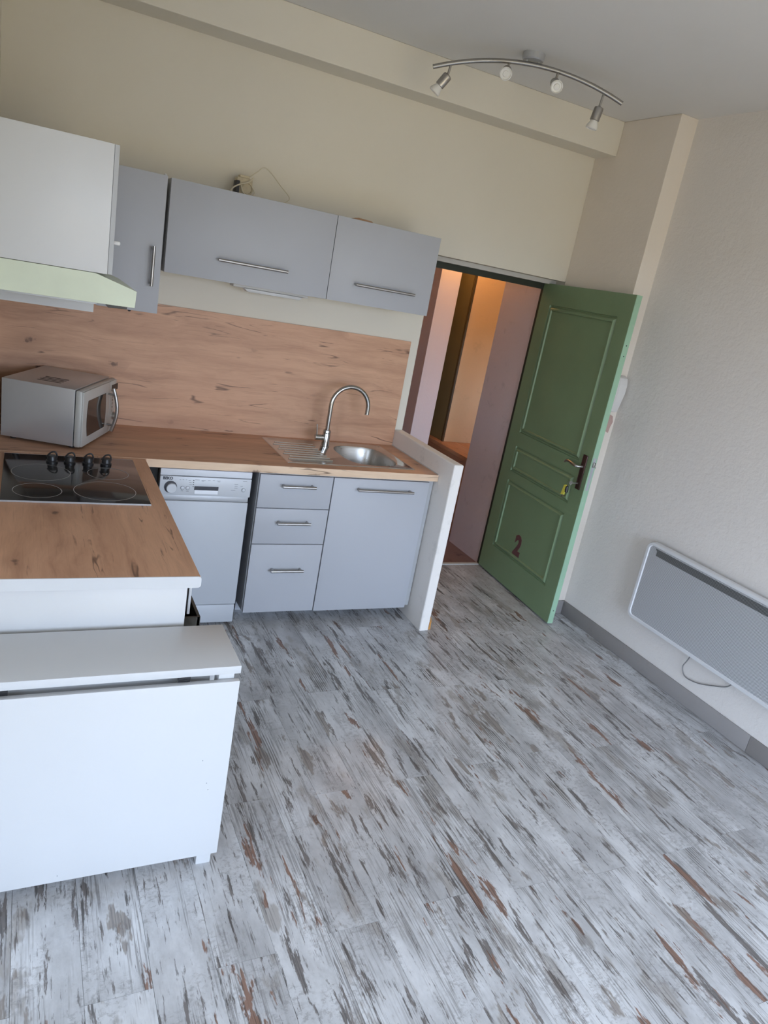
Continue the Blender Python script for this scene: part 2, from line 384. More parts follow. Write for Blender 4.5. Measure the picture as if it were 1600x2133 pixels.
def text_part(name, body, size, parent, origin, xdir, ydir, mat, depth=0.0006, bold=0.0, sx=1.0):
    me = text_mesh(body, size, depth, bold)
    X, Y = Vector(xdir).normalized(), Vector(ydir).normalized(); Z = X.cross(Y)
    off = OFF.get(parent.name, Vector((0, 0, 0)))
    for v in me.vertices:
        c = v.co.copy(); v.co = Vector(origin) - off + X*c.x*sx + Y*c.y + Z*c.z
    me.materials.clear(); me.materials.append(M[mat])
    o = bpy.data.objects.new(name, me); COL.objects.link(o); o.parent = parent; return o
def rrect(cx, cz, hw, hh, r, n=6):
    pts = []
    for sx, sz, a0 in ((1, 1, 0), (-1, 1, 90), (-1, -1, 180), (1, -1, 270)):
        for k in range(n+1):
            a = math.radians(a0 + 90*k/n); pts.append((cx+sx*(hw-r)+r*math.cos(a), cz+sz*(hh-r)+r*math.sin(a)))
    return pts

# ================================================================== the setting
H_CEIL, XR, XG, PIER_Y = 2.983, 1.027, 1.152, -0.621
LEFT = -2.205
WB = 0.012                                              # face of the back wall (splashback face is y = 0)
# floor: slab with separate planks
fl = thing('floor', 'whitewashed distressed wood-look plank floor of the kitchen', 'floor', (0, 0, 0), kind='structure')
B('floor_base', 'screed', fl, FARL, XG, REAR, 0.165, -0.06, -0.012)
PW, PL = 0.170, 1.22
x = -0.37 - PW*21; row = 0
while x < XG:
    xa, xb = max(x, FARL), min(x+PW, XG)
    if xb-xa > 0.01:
        ph = -1.91 if row % 2 == 1 else -2.52
        ph += [0.0, 0.01, -0.02, 0.03, -0.01][row % 5]
        y = ph - 3*PL
        while y < 0.165:
            ya, yb = max(y, REAR), min(y+PL, 0.165)
            if yb-ya > 0.02:
                g = 0.0004
                MB().box(xa+g, xb-g, ya+g, yb-g, -0.012, random.uniform(-0.0003, 0.0), 0.0).build('plank', 'floor', fl)
            y += PL
    x += PW; row += 1
# back wall with the doorway at its right end
m = MB().box(FARL, 0.0565, WB, 0.2, -0.06, H_CEIL).box(0.0565, XR, WB, 0.2, 2.06, H_CEIL)
m.box(XR, 1.8, WB, 0.2, -0.06, H_CEIL).box(2.25, 2.5, WB, 0.2, -0.06, H_CEIL).box(1.8, 2.25, WB, 0.2, -0.06, 1.0).box(1.8, 2.25, WB, 0.2, 1.7, H_CEIL)
structure('wall_back', 'cream painted back wall behind the kitchen units with doorway at right', 'wall', m, 'wall')
structure('trim_1', 'cream boxed beam running along the top of the back wall', 'beam', MB().box(FARL, XR, -0.18, WB, 2.795, H_CEIL, 0.004), 'wall')
structure('wall_right_pier', 'cream plaster pier behind the open green door', 'pier', MB().box(XR, XG+0.1, PIER_Y, WB, -0.06, H_CEIL, 0.003), 'pier')
structure('wall_right', 'greige textured plaster wall holding the white radiator', 'wall', MB().box(XG, XG+0.12, REAR, PIER_Y, -0.06, H_CEIL), 'wall_right')
structure('wall_left', 'cream side wall behind the cooker hood and hob', 'wall', MB().box(LEFT-0.1, LEFT, -1.9, WB, -0.06, H_CEIL), 'wall')
structure('wall_far_left', 'cream wall of the living area beside the kitchen', 'wall', MB().box(FARL-0.2, FARL, REAR, W2A, -0.06, H_CEIL).box(FARL-0.2, FARL, W2B, WB, -0.06, H_CEIL).box(FARL-0.2, FARL, W2A, W2B, WZ1, H_CEIL).box(FARL-0.2, FARL, W2A, W2B, -0.06, WZ0), 'wall')
m = MB().box(FARL-0.2, WX0, REAR-0.2, REAR, -0.06, H_CEIL).box(WX1, XG+0.12, REAR-0.2, REAR, -0.06, H_CEIL)
m.box(WX0, WX1, REAR-0.2, REAR, WZ1, H_CEIL).box(WX0, WX1, REAR-0.2, REAR, -0.06, WZ0)
structure('wall_rear', 'cream rear wall with the wide glazed window', 'wall', m, 'wall')
structure('ceiling', 'flat off-white painted ceiling above the kitchen', 'ceiling', MB().box(FARL-0.2, XG+0.12, REAR-0.2, 0.2, H_CEIL, H_CEIL+0.1), 'ceiling')
win = thing('window_1', 'wide white glazed window in the rear wall', 'window', ((WX0+WX1)/2, REAR-0.1, WZ0), kind='structure')
for xa, xb in ((WX0, WX0+0.05), ((WX0+WX1)/2-0.04, (WX0+WX1)/2+0.04), (WX1-0.05, WX1)):
    B('window_frame', 'trim_white', win, xa, xb, REAR-0.1, REAR-0.05, WZ0, WZ1, 0.004)
B('window_frame', 'trim_white', win, WX0, WX1, REAR-0.1, REAR-0.05, WZ1-0.05, WZ1, 0.004)
B('window_frame', 'trim_white', win, WX0, WX1, REAR-0.1, REAR-0.05, WZ0, WZ0+0.07, 0.004)
for xa, xb in ((WX0+0.05, (WX0+WX1)/2-0.04), ((WX0+WX1)/2+0.04, WX1-0.05)):
    B('pane', 'pane', win, xa, xb, REAR-0.079, REAR-0.075, WZ0+0.07, WZ1-0.05)
win2 = thing('added_window_2', 'added unseen window in the far left wall, lighting the right side', 'window', (FARL-0.1, (W2A+W2B)/2, WZ0), kind='structure')  # unseen second window, added to brighten the surfaces facing left
ym = (W2A+W2B)/2
for ya, yb in ((W2A, W2A+0.05), (ym-0.04, ym+0.04), (W2B-0.05, W2B)): B('window_frame', 'trim_white', win2, FARL-0.1, FARL-0.05, ya, yb, WZ0, WZ1, 0.004)
B('window_frame', 'trim_white', win2, FARL-0.1, FARL-0.05, W2A, W2B, WZ1-0.05, WZ1, 0.004)
B('window_frame', 'trim_white', win2, FARL-0.1, FARL-0.05, W2A, W2B, WZ0, WZ0+0.07, 0.004)
for ya, yb in ((W2A+0.05, ym-0.04), (ym+0.04, W2B-0.05)): B('pane', 'pane', win2, FARL-0.079, FARL-0.075, ya, yb, WZ0+0.07, WZ1-0.05)
win3 = thing('added_window_3', 'added unseen stair window lighting the hall landing', 'window', (2.025, 0.1, 1.0), kind='structure')  # unseen window added to bring daylight onto the ochre wall and landing
for xa, xb in ((1.8, 1.84), (2.21, 2.25)): B('window_frame', 'trim_white', win3, xa, xb, 0.09, 0.13, 1.0, 1.7, 0.003)
for za, zb in ((1.0, 1.05), (1.66, 1.7)): B('window_frame', 'trim_white', win3, 1.84, 2.21, 0.09, 0.13, za, zb, 0.003)
B('pane', 'pane', win3, 1.84, 2.21, 0.108, 0.112, 1.05, 1.66)
# skirting tiles along the right wall, one short piece on the pier
bb = thing('baseboard_right', 'grey tile skirting along the foot of the right wall', 'skirting', (XG, -2.0, 0), kind='structure')
B('skirting_tile', 'skirting', bb, XR+0.004, XG-0.010, PIER_Y-0.010, PIER_Y, 0.001, 0.093, 0.0015)
y = PIER_Y-0.001
for Ls in (1.48, 1.30, 1.30, 1.30, 1.30):
    y1 = max(y-Ls, REAR+0.003)
    B('skirting_tile', 'skirting', bb, XG-0.010, XG, y1+0.002, y, 0.001, 0.093, 0.0015)
    y = y1
    if y <= REAR+0.01: break
# low partition at the end of the worktop
m = MB().box(0.002, 0.062, -0.757, WB, -0.01, 1.0017, 0.008)
structure('wall_partition', 'low off-white partition wall at the end of the sink worktop', 'partition wall', m, 'partition')

# ------------------------------------------------------------------ door frame and hall beyond
fr = thing('trim_2', 'dark door frame with white head around the hall doorway', 'door frame', (0.55, 0.17, 0), kind='structure')
B('frame_head', 'trim_white', fr, 0.06, XR-0.002, 0.10, 0.158, 2.032, 2.059)
B('frame_rebate', 'jamb', fr, 0.06, XR-0.002, 0.158, 0.198, 1.995, 2.032)
B('jamb', 'jamb', fr, 0.0585, 0.115, 0.158, 0.198, 0.0, 1.995)
B('jamb', 'jamb', fr, 0.992, XR-0.002, 0.162, 0.198, 0.0, 1.995)
B('threshold', 'trim_white', fr, 0.058, 0.992, 0.166, 0.198, -0.012, 0.006, 0.002)
structure('floor_hall', 'stained reddish hall floor beyond the doorway', 'floor', MB().box(-0.7, 2.4, 0.2, 2.6, -0.08, -0.004), 'hall_floor')
structure('wall_hall_right', 'mauve plaster hall wall beside the open door', 'wall', MB().box(1.0, 1.1, 0.2, 0.645, -0.02, 2.6, 0.004), 'hall_purple')
structure('wall_hall_pillar', 'pale pink plastered hall pillar lit by warm lamp', 'pillar', MB().box(0.775, 0.957, 1.2, 2.45, -0.02, 2.6, 0.003), 'hall_pink')
structure('wall_hall_stair', 'ochre plaster wall above the wooden stair landing', 'wall', MB().box(1.162, 2.4, 1.30, 2.45, 0.653, 2.6), 'hall_yellow')
structure('wall_hall_far', 'mauve end wall of the hall', 'wall', MB().box(-0.7, 2.4, 2.45, 2.55, -0.02, 2.6), 'hall_purple')
structure('wall_hall_left', 'mauve hall wall hidden behind the kitchen', 'wall', MB().box(-0.8, -0.7, 0.2, 2.55, -0.02, 2.6), 'hall_purple')
structure('wall_hall_side', 'ochre side wall of the stair landing', 'wall', MB().box(2.4, 2.5, 0.2, 2.55, -0.02, 2.6), 'hall_yellow')
structure('ceiling_hall', 'hall ceiling above the stair landing', 'ceiling', MB().box(-0.8, 2.5, 0.2, 2.55, 2.6, 2.68), 'hall_pink')
ld = thing('stair_landing', 'red-brown wooden stair landing raised above the hall floor', 'landing', (1.7, 1.2, 0))
B('side_board', 'landing_wood', ld, 1.10, 1.13, 0.66, 2.40, -0.004, 0.62)
B('front_board', 'landing_wood', ld, 1.13, 2.38, 0.66, 0.69, -0.004, 0.62)
for k in range(6):
    B('floorboard', 'landing_wood', ld, 1.09+0.215*k, 1.09+0.215*k+0.213, 0.64, 2.42, 0.62, 0.652, 0.002)
post = thing('wood_post', 'olive painted wooden door lining on the stair landing', 'door lining', (1.155, 1.6, 0.652))
B('lining_board', 'olive', post, 1.15, 1.161, 1.325, 2.40, 0.652, 2.55)
B('edge_bead', 'dark_wood', post, 1.145, 1.161, 1.292, 1.300, 0.652, 2.55)
B('edge_bead', 'olive', post, 1.147, 1.161, 1.302, 1.310, 0.652, 2.55)
B('edge_bead', 'dark_wood', post, 1.149, 1.161, 1.312, 1.322, 0.652, 2.55)
hl = thing('hall_lamp', 'warm bare bulb hanging from the hall ceiling', 'lamp', (0.93, 1.06, 2.6))
MB().tube([(0.93, 1.06, 2.6), (0.93, 1.06, 2.47)], 0.004, 8).build('flex', 'black', hl, True)
MB().lathe([(0.018, 0), (0.02, -0.03), (0.016, -0.05)], (0.93, 1.06, 2.47), seg=16).build('lamp_holder', 'black', hl, True)
MB().lathe([(0.012, 0), (0.02, -0.02), (0.033, -0.055), (0.03, -0.08), (0.012, -0.098), (0.001, -0.1)], (0.93, 1.06, 2.42), seg=20).build('bulb', 'glow', hl, True)

# ------------------------------------------------------------------ the green door (local x along the leaf, local y through its thickness)
DW_, DT_, DB, DTOP = 0.928, 0.0376, 0.012, 2.035
door = thing('door_1', 'open green panelled door with a painted number 2', 'door', (0.9765, 0.1548, 0), -1.6307, kind='structure')
OFF[door.name] = Vector((0, 0, 0))
L = True
F = 0.010
B('leaf', 'green', door, 0, DW_-0.004, F, DT_, DB, DTOP)
B('edge_strip', 'green_edge', door, DW_-0.004, DW_, 0.0, DT_, DB, DTOP, label='worn door edge, its green also lightened as if lit')
S0, S1 = 0.120, 0.810
PAN = ((1.050, 1.905), (0.778, 0.955), (0.216, 0.712))
B('stile', 'green', door, 0, S0, 0, F, DB, DTOP); B('stile', 'green', door, S1, DW_-0.004, 0, F, DB, DTOP)
for za, zb in ((1.905, DTOP), (0.955, 1.050), (0.712, 0.778), (DB, 0.216)): B('rail', 'green', door, S0, S1, 0, F, za, zb)
for za, zb in PAN:
    def lp(d, yy): return [(S0+d, yy, za+d), (S1-d, yy, za+d), (S1-d, yy, zb-d), (S0+d, yy, zb-d)]
    pn = MB().loft([lp(0.036, 0.0045), lp(0.036, F)], cap0=True).build('panel', 'green', door)
    MB().loft([lp(0, 0.0), lp(0.003, 0.0092), lp(0.010, 0.0095), lp(0.016, 0.003), lp(0.024, -0.0045), lp(0.032, -0.0045), lp(0.036, 0.0045)]).build('moulding', 'green', pn, False)
text_part('number', '2', 0.185, door, (0.415, 0.0038, 0.322), (1, 0, 0), (0, 0, 1), 'number', 0.0007, 0.010, 0.86)
pl_ = MB().box(0.848, 0.890, -0.008, 0.0, 0.888, 1.102, 0.003).build('lock_plate', 'bronze', door, True, label='dark brown metal lock plate')
MB().tube([(0.869, -0.008, 1.030), (0.869, -0.045, 1.030), (0.862, -0.052, 1.031), (0.835, -0.054, 1.034), (0.79, -0.055, 1.040), (0.765, -0.054, 1.036), (0.748, -0.052, 1.024)], [0.008, 0.008, 0.009, 0.009, 0.008, 0.0075, 0.006], 10, flat=1.0).build('lever', 'handle', pl_, True, label='brushed nickel lever handle')
MB().box(0.848, 0.890, DT_, DT_+0.008, 0.888, 1.102, 0.003).build('lock_plate', 'bronze', door, True)
MB().tube([(0.869, DT_, 1.030), (0.869, DT_+0.045, 1.030), (0.84, DT_+0.052, 1.033), (0.75, DT_+0.052, 1.03)], 0.008, 10).build('lever', 'handle', door, True)
B('lock_case', 'silver', door, DW_, DW_+0.0012, 0.009, 0.029, 0.90, 1.10, 0.0)
B('latch', 'handle', door, DW_+0.001, DW_+0.012, 0.011, 0.027, 1.045, 1.075, 0.003, label='metal latch bolt')
for zz in (0.25, 1.02, 1.80): MB().tube([(-0.004, DT_*0.5-0.012, zz-0.05), (-0.004, DT_*0.5-0.012, zz+0.05)], 0.006, 10).build('hinge', 'jamb', door, True)
for zz in (1.760, 1.700, 0.10): MB().tube([(DW_-0.001, 0.02, zz), (DW_+0.0008, 0.02, zz)], 0.004, 8).build('screw_hole', 'black', door)
# keys in the lock
Rd = Matrix.Translation(door.location) @ Matrix.Rotation(-1.6307, 4, 'Z')
kl = Rd @ Vector((0.868, -0.008, 0.925))
keys = thing('key_ring', 'keys with a yellow tag hanging from the green door lock', 'keys', kl, -1.6307)
OFF[keys.name] = Vector((0, 0, 0))
kb = MB().box(-0.0012, 0.0012, -0.045, 0.0, -0.004, 0.004); kb.lathe([(0.012, -0.001), (0.012, 0.001)], (0, -0.052, 0), (1, 0, 0), 16)
kb.build('key', 'handle', keys, True)
MB().tube([(-0.012+0.014*math.cos(a), -0.052, -0.010+0.014*math.sin(a)) for a in [k*2*PI/16 for k in range(17)]], 0.0012, 6).build('ring', 'handle', keys, True)
MB().prism([(-0.062, -0.092), (-0.030, -0.086), (-0.020, -0.034), (-0.032, -0.022), (-0.050, -0.029)], -0.058, -0.053, 'y', 0.001).build('tag', 'yellow', keys, True, label='yellow plastic key tag')
MB().lathe([(0.001, 0), (0.009, 0.004), (0.011, 0.02), (0.008, 0.04), (0.001, 0.046)], (-0.010, -0.060, -0.068), (-0.1, 0, 1), 14).build('fob', 'black', keys, True, label='black key fob')
MB().prism([(-0.052, -0.100), (-0.044, -0.108), (-0.036, -0.096), (-0.042, -0.084)], -0.057, -0.055, 'y').build('key', 'handle', keys)

# ================================================================== kitchen: base run along the back wall
HT, TT = 0.90, 0.862
# worktops
bx0, bx1, by0, by1 = -0.482, -0.158, -0.505, -0.098       # basin cut-out
m = MB().box(LEFT, bx0, -0.6165, 0, TT, HT).box(bx1, 0.0, -0.6165, 0, TT, HT).box(bx0, bx1, -0.6165, by0, TT, HT).box(bx0, bx1, by1, 0, TT, HT)
wt = thing('sink_worktop', 'knotty oak laminate worktop running under the backsplash with the sink', 'worktop', (-1.1, -0.3, TT))
m.build('board', 'oak_x', wt)
B('front_edge', 'oak_edge', wt, -1.566, 0.0, -0.6205, -0.6165, TT, HT, label='pale oak front edge band')
B('sealant', 'trim_white', wt, -0.004, 0.0025, -0.62, 0.0, HT, HT+0.004)
wl = thing('hob_worktop', 'knotty oak laminate worktop holding the black hob, with white end edge', 'worktop', (-1.88, -1.25, TT))
cx0, cx1, cy0, cy1 = -2.13, -1.65, -1.24, -0.70
m = MB().box(LEFT, cx0, -1.9016, -0.6230, TT, HT).box(cx1, -1.5745, -1.9016, -0.6230, TT, HT).box(cx0, cx1, -1.9016, cy0, TT, HT).box(cx0, cx1, cy1, -0.6230, TT, HT)
m.build('board', 'oak_y', wl)
MB().prism([(-1.5745, TT), (-1.572, TT), (-1.569, TT+0.004), (-1.569, HT-0.004), (-1.572, HT), (-1.5745, HT)], -1.9016, -0.6230, 'y').build('front_edge', 'oak_y', wl, True)
rc = [(LEFT, TT), (-1.577, TT), (-1.571, TT+0.002), (-1.5675, TT+0.008), (-1.5675, HT-0.008), (-1.571, HT-0.002), (-1.577, HT), (LEFT, HT)]
MB().prism(rc, -1.9056, -1.9016, 'y').build('end_edge', 'white_gloss', wl, label='white end edge band')
B('joint_strip', 'oak_edge', wl, LEFT, -1.572, -0.6228, -0.6208, TT+0.002, HT+0.0012, label='pale joint strip')
# backsplash
spl = B('backsplash', 'oak_x', None, LEFT, 0.0, 0.0, WB, HT, 1.5451); tag(spl, 'knotty oak laminate backsplash panel behind the tap and microwave', 'backsplash')
# dishwasher
dw = thing('dishwasher', 'narrow silver dishwasher under the worktop beside the drawers', 'dishwasher', (-1.273, -0.3, 0))
B('body', 'silver', dw, -1.492, -1.054, -0.565, -0.02, 0.03, 0.853)
B('lid', 'dw_lid', dw, -1.494, -1.052, -0.600, -0.565, 0.820, 0.853, 0.003, label='white top edge of the dishwasher')
cp = B('control_panel', 'dw_panel', dw, -1.494, -1.052, -0.602, -0.565, 0.722, 0.817, 0.003)
B('trim_band', 'silver', dw, -1.490, -1.056, -0.590, -0.565, 0.693, 0.720, 0.002)
B('door', 'dw_front', dw, -1.490, -1.056, -0.598, -0.565, 0.128, 0.692, 0.003)
B('plinth', 'dw_front', dw, -1.488, -1.058, -0.594, -0.565, 0.022, 0.124, 0.002)
for xx in (-1.46, -1.09): MB().lathe([(0.016, 0), (0.016, 0.012), (0.01, 0.014), (0.01, 0.032)], (xx, -0.5, 0), seg=14).build('foot', 'black', dw, True)
MB().lathe([(0.030, 0), (0.030, 0.003), (0.026, 0.004)], (-1.443, -0.602, 0.763), (0, -1, 0)).build('knob_ring', 'mark_dark', cp, True)
MB().lathe([(0.0245, 0), (0.0245, 0.014), (0.022, 0.017), (0.001, 0.017)], (-1.440, -0.604, 0.760), (0, -1, 0)).build('knob', 'dw_panel', cp, True)
for xx in (-1.387, -1.362, -1.089):
    MB().lathe([(0.010, 0), (0.010, 0.0012), (0.0085, 0.0014)], (xx, -0.602, 0.760), (0, -1, 0), 18).build('button', 'mark', cp, True)
    MB().lathe([(0.0082, 0), (0.0082, 0.003), (0.006, 0.004), (0.001, 0.004)], (xx, -0.602, 0.760), (0, -1, 0), 18).build('button', 'dw_panel', cp, True)
hd = MB().prism([(-0.6025, 0.776), (-0.6040, 0.776), (-0.6040, 0.772), (-0.6025, 0.772)], -1.331, -1.214, 'x').build('grip', 'dw_panel', cp)
MB().prism([(-0.6022, 0.772), (-0.6030, 0.772), (-0.6030, 0.752), (-0.6022, 0.752)], -1.331, -1.214, 'x').build('grip', 'mark_dark', cp, label='shade of the grip recess as a dark strip')  # flat strip; the shade of the recess is painted dark
MB().prism([(-0.6022, 0.752), (-0.6030, 0.752), (-0.6075, 0.734), (-0.6022, 0.734)], -1.329, -1.216, 'x').build('grip', 'dw_lid', cp)
text_part('lettering', 'BEKO', 0.019, cp, (-1.458, -0.6026, 0.8055), (1, 0, 0), (0, 0, 1), 'mark_dark', 0.0004, 0.0009, 0.95)
mk = MB()
for k in range(4): mk.box(-1.3395, -1.3345, -0.6028, -0.602, 0.800-0.0105*k-0.002, 0.800-0.0105*k+0.002)
mk.build('indicator', 'mark_dark', cp)
mk = MB()
for xx, zz, ln in ((-1.40, 0.800, 0.008), (-1.386, 0.801, 0.008), (-1.372, 0.801, 0.006), (-1.356, 0.799, 0.01), (-1.352, 0.789, 0.012), (-1.35, 0.778, 0.014), (-1.32, 0.803, 0.022), (-1.29, 0.802, 0.02), (-1.293, 0.797, 0.01), (-1.262, 0.803, 0.012), (-1.24, 0.804, 0.012), (-1.218, 0.803, 0.02), (-1.215, 0.798, 0.012), (-1.128, 0.79, 0.018), (-1.128, 0.78, 0.014), (-1.128, 0.77, 0.016), (-1.14, 0.757, 0.022), (-1.086, 0.806, 0.02), (-1.10, 0.781, 0.012), (-1.388, 0.744, 0.01), (-1.362, 0.744, 0.012)):
    mk.box(xx-ln/2, xx+ln/2, -0.6026, -0.602, zz-0.0009, zz+0.0009)
mk.build('printed_mark', 'mark', cp)['kind'] = 'stuff'
# drawer cabinet
FY = -0.604
dc = thing('drawer_cabinet', 'grey base cabinet with three drawers between dishwasher and sink cabinet', 'cabinet', (-0.813, -0.3, 0))
B('body', 'grey_edge', dc, -1.0125, -0.6155, FY+0.020, -0.02, 0.08, TT-0.002)
B('side_panel', 'grey', dc, -1.0140, -1.0125, FY+0.020, -0.02, 0.08, TT-0.002)
B('plinth', 'grey', dc, -1.0, -0.62, -0.42, -0.40, 0.0, 0.08)
for za, zb, hz in ((0.672, 0.8495, 0.797), (0.4735, 0.668, 0.597), (0.077, 0.4695, 0.329)):
    d = B('drawer', 'grey', dc, -1.0105, -0.6175, FY, FY+0.018, za, zb, 0.0012)
    bar_handle(d, (-0.898, FY, hz), (-0.718, FY, hz), (0, -0.032, 0), 0.0074)
# sink cabinet
sk = thing('sink_cabinet', 'grey base cabinet with one wide door under the sink', 'cabinet', (-0.32, -0.3, 0))
B('body', 'grey_edge', sk, -0.6145, -0.004, FY+0.020, -0.02, 0.08, TT-0.20)
B('side_panel', 'grey_edge', sk, -0.6145, -0.598, FY+0.020, -0.02, TT-0.20, TT-0.002); B('side_panel', 'grey_edge', sk, -0.020, -0.004, FY+0.020, -0.02, TT-0.20, TT-0.002)
B('front_rail', 'grey_edge', sk, -0.598, -0.020, FY+0.020, FY+0.036, TT-0.20, TT-0.002)
B('plinth', 'grey', sk, -0.61, -0.005, -0.42, -0.40, 0.0, 0.08)
d = B('door', 'grey', sk, -0.6115, -0.0372, FY, FY+0.018, 0.073, 0.8495, 0.0012)
bar_handle(d, (-0.478, FY, 0.795), (-0.144, FY, 0.793), (0, -0.032, 0), 0.0074)
# ------------------------------------------------------------------ sink
sx0, sx1, sy0, sy1 = -0.860, -0.112, -0.545, -0.050
sink = thing('sink', 'stainless steel inset sink with drainer on the oak worktop', 'sink', (-0.5, -0.3, HT))
cxs, cys = -0.320, -0.3015; N_ = 72
def outer(a, ins=0.0):
    dx, dy = math.cos(a), math.sin(a); t = 1e9
    if dx > 1e-9: t = min(t, (sx1-ins-cxs)/dx)
    if dx < -1e-9: t = min(t, (sx0+ins-cxs)/dx)
    if dy > 1e-9: t = min(t, (sy1-ins-cys)/dy)
    if dy < -1e-9: t = min(t, (sy0+ins-cys)/dy)
    return (cxs+dx*t, cys+dy*t)
angs = sorted([k*2*PI/N_ for k in range(N_)] + [math.atan2(yy-cys, xx-cxs) % (2*PI) for xx in (sx0, sx1) for yy in (sy0, sy1)])
def inner(a, sc_=1.0, p=3.2):
    c, s = math.cos(a), math.sin(a); r = (abs(c/0.157)**p + abs(s/0.198)**p)**(-1/p)
    return (cxs+c*r*sc_, cys+s*r*sc_)
Lp = lambda f, z: [(*f(a), z) for a in angs]
MB().loft([Lp(lambda a: outer(a), HT+0.0004), Lp(lambda a: outer(a, 0.002), HT+0.0035), Lp(lambda a: outer(a, 0.012), HT+0.0035), Lp(lambda a: outer(a, 0.016), HT+0.002), Lp(lambda a: inner(a, 1.04), HT+0.002), Lp(lambda a: inner(a, 1.0), HT-0.001)]).build('rim', 'steel', sink, True)
MB().loft([Lp(lambda a: inner(a, 1.0), HT-0.001), Lp(lambda a: inner(a, 0.975), HT-0.012), Lp(lambda a: inner(a, 0.94), HT-0.09), Lp(lambda a: inner(a, 0.88), HT-0.135), Lp(lambda a: inner(a, 0.74), HT-0.155), Lp(lambda a: inner(a, 0.25), HT-0.160)], cap1=True).build('basin', 'steel_basin', sink, True)
MB().lathe([(0.036, 0), (0.036, 0.002), (0.028, 0.003), (0.024, 0.0), (0.001, 0.0)], (cxs, cys, HT-0.160)).build('drain', 'steel', sink, True)
for k in range(8):
    yy = -0.135 - 0.047*k
    MB().tube([(-0.83+0.02*(k % 2 == 0), yy, HT+0.0006), (-0.58, yy, HT+0.0006)], 0.0042, 8, flat=1.0).build('drainer_rib', 'steel', sink, True)
# ------------------------------------------------------------------ tap
fx, fy = -0.516, -0.163
tap = thing('kitchen_tap', 'tall gooseneck mixer tap standing on the steel sink', 'tap', (fx, fy, HT+0.002))
MB().lathe([(0.026, 0), (0.026, 0.004), (0.023, 0.006), (0.023, 0.075), (0.0215, 0.079), (0.0215, 0.083), (0.023, 0.085), (0.021, 0.098), (0.014, 0.101)], (fx, fy, HT+0.002), seg=28).build('body', 'chrome', tap, True)
pts = [(fx, fy, HT+0.10), (fx, fy, 1.145)]; R_ = 0.115
for k in range(1, 19):
    a = PI - PI*k/18*1.0; pts.append((fx+R_+R_*math.cos(a), fy, 1.145+R_*math.sin(a)))
pts.append((fx+2*R_, fy, 1.112))
MB().tube(pts, 0.0125, 18).build('spout', 'chrome', tap, True)
MB().lathe([(0.0125, 0), (0.0132, 0.0), (0.0132, -0.004), (0.010, -0.0042)], (fx+2*R_, fy, 1.114), seg=20).build('aerator', 'handle', tap, True)
mx = MB().tube([(fx-0.015, fy, 0.955), (fx-0.068, fy, 0.955)], 0.016, 18).build('mixer_stub', 'chrome', tap, True)
MB().tube([(fx-0.058, fy, 0.965), (fx-0.066, fy, 1.03)], [0.0042, 0.0036], 10).build('lever', 'handle', mx, True)

# ================================================================== wall units
UZ0, UZ1, UY = 1.7211, 2.1253, -0.350
def flap_cabinet(name, label, xa, xb, h0, h1):
    c = thing(name, label, 'cabinet', ((xa+xb)/2, -0.17, UZ0), group=None)
    B('body', 'white', c, xa+0.001, xb-0.001, UY+0.019, WB, UZ0+0.001, UZ1-0.001)
    d = B('flap', 'grey', c, xa+0.0015, xb-0.0015, UY, UY+0.018, UZ0, UZ1, 0.0012)
    bar_handle(d, (h0, UY, 1.818), (h1, UY, 1.818), (0, -0.032, 0), 0.0074)
    return c
flap_cabinet('flap_cabinet', 'long grey flap-front wall cabinet with the old socket box on top', -1.517, -0.7118, -1.279, -0.939)
flap_cabinet('flap_cabinet', 'short grey flap-front wall cabinet next to the doorway', -0.7118, -0.1185, -0.574, -0.231)
cc = thing('corner_wall_cabinet', 'tall grey corner wall cabinet with a vertical handle', 'cabinet', (-1.67, -0.17, 1.5285))
B('body', 'white', cc, -1.827, -1.5325, UY+0.019, WB, 1.5295, UZ1)
d = B('door', 'grey', cc, -1.797, -1.531, UY, UY+0.018, 1.5285, UZ1+0.004, 0.0012)
bar_handle(d, (-1.571, UY, 1.65), (-1.571, UY, 1.825), (0, -0.032, 0), 0.0074)
B('hinge_cap', 'white', cc, -1.545, -1.533, UY+0.02, UY+0.03, UZ1, UZ1+0.012, 0.002)
MB().lathe([(0.007, 0), (0.007, 0.008), (0.004, 0.011)], (-1.65, -0.31, 1.5295), (0, 0, -1), 12).build('screw', 'mark_dark', cc, True)
B('gap_shade', 'shade_black', cc, -1.826, -1.799, UY+0.004, UY+0.018, 1.535, UZ1)  # dark strip painting the shade in the gap beside the door
# wall cabinet on the left wall behind the hood (only its white side shows)
lc = thing('side_wall_cabinet', 'white-sided wall cabinet on the left wall behind the hood', 'cabinet', (-2.02, -0.5, 1.529))
B('body', 'white', lc, LEFT, -1.846, -0.640, -0.352, 1.529, UZ1)
B('side_panel', 'white', lc, LEFT, -1.830, -0.656, -0.640, 1.527, UZ1)
B('door', 'grey', lc, -1.845, -1.829, -0.639, -0.356, 1.530, UZ1)
# hood cabinet
hc = thing('hood_cabinet', 'white-sided wall cabinet with grey front above the cooker hood', 'cabinet', (-2.02, -0.95, 1.7185))
B('body', 'white', hc, LEFT, -1.8385, -1.234, -0.660, 1.720, 2.121)
B('side_panel', 'white', hc, LEFT, -1.8375, -1.250, -1.2345, 1.7185, 2.122, 0.001)
d = B('door', 'grey', hc, -1.8365, -1.822, -1.249, -0.662, 1.7195, 2.121, 0.001)
B('door_edge', 'grey_edge', d, -1.8365, -1.822, -1.2502, -1.249, 1.7195, 2.121)
MB().box(-1.822, -1.800, -1.228, -1.218, 1.816, 1.829, 0.004).build('bumper', 'intercom', d, True, label='small ivory plastic catch')
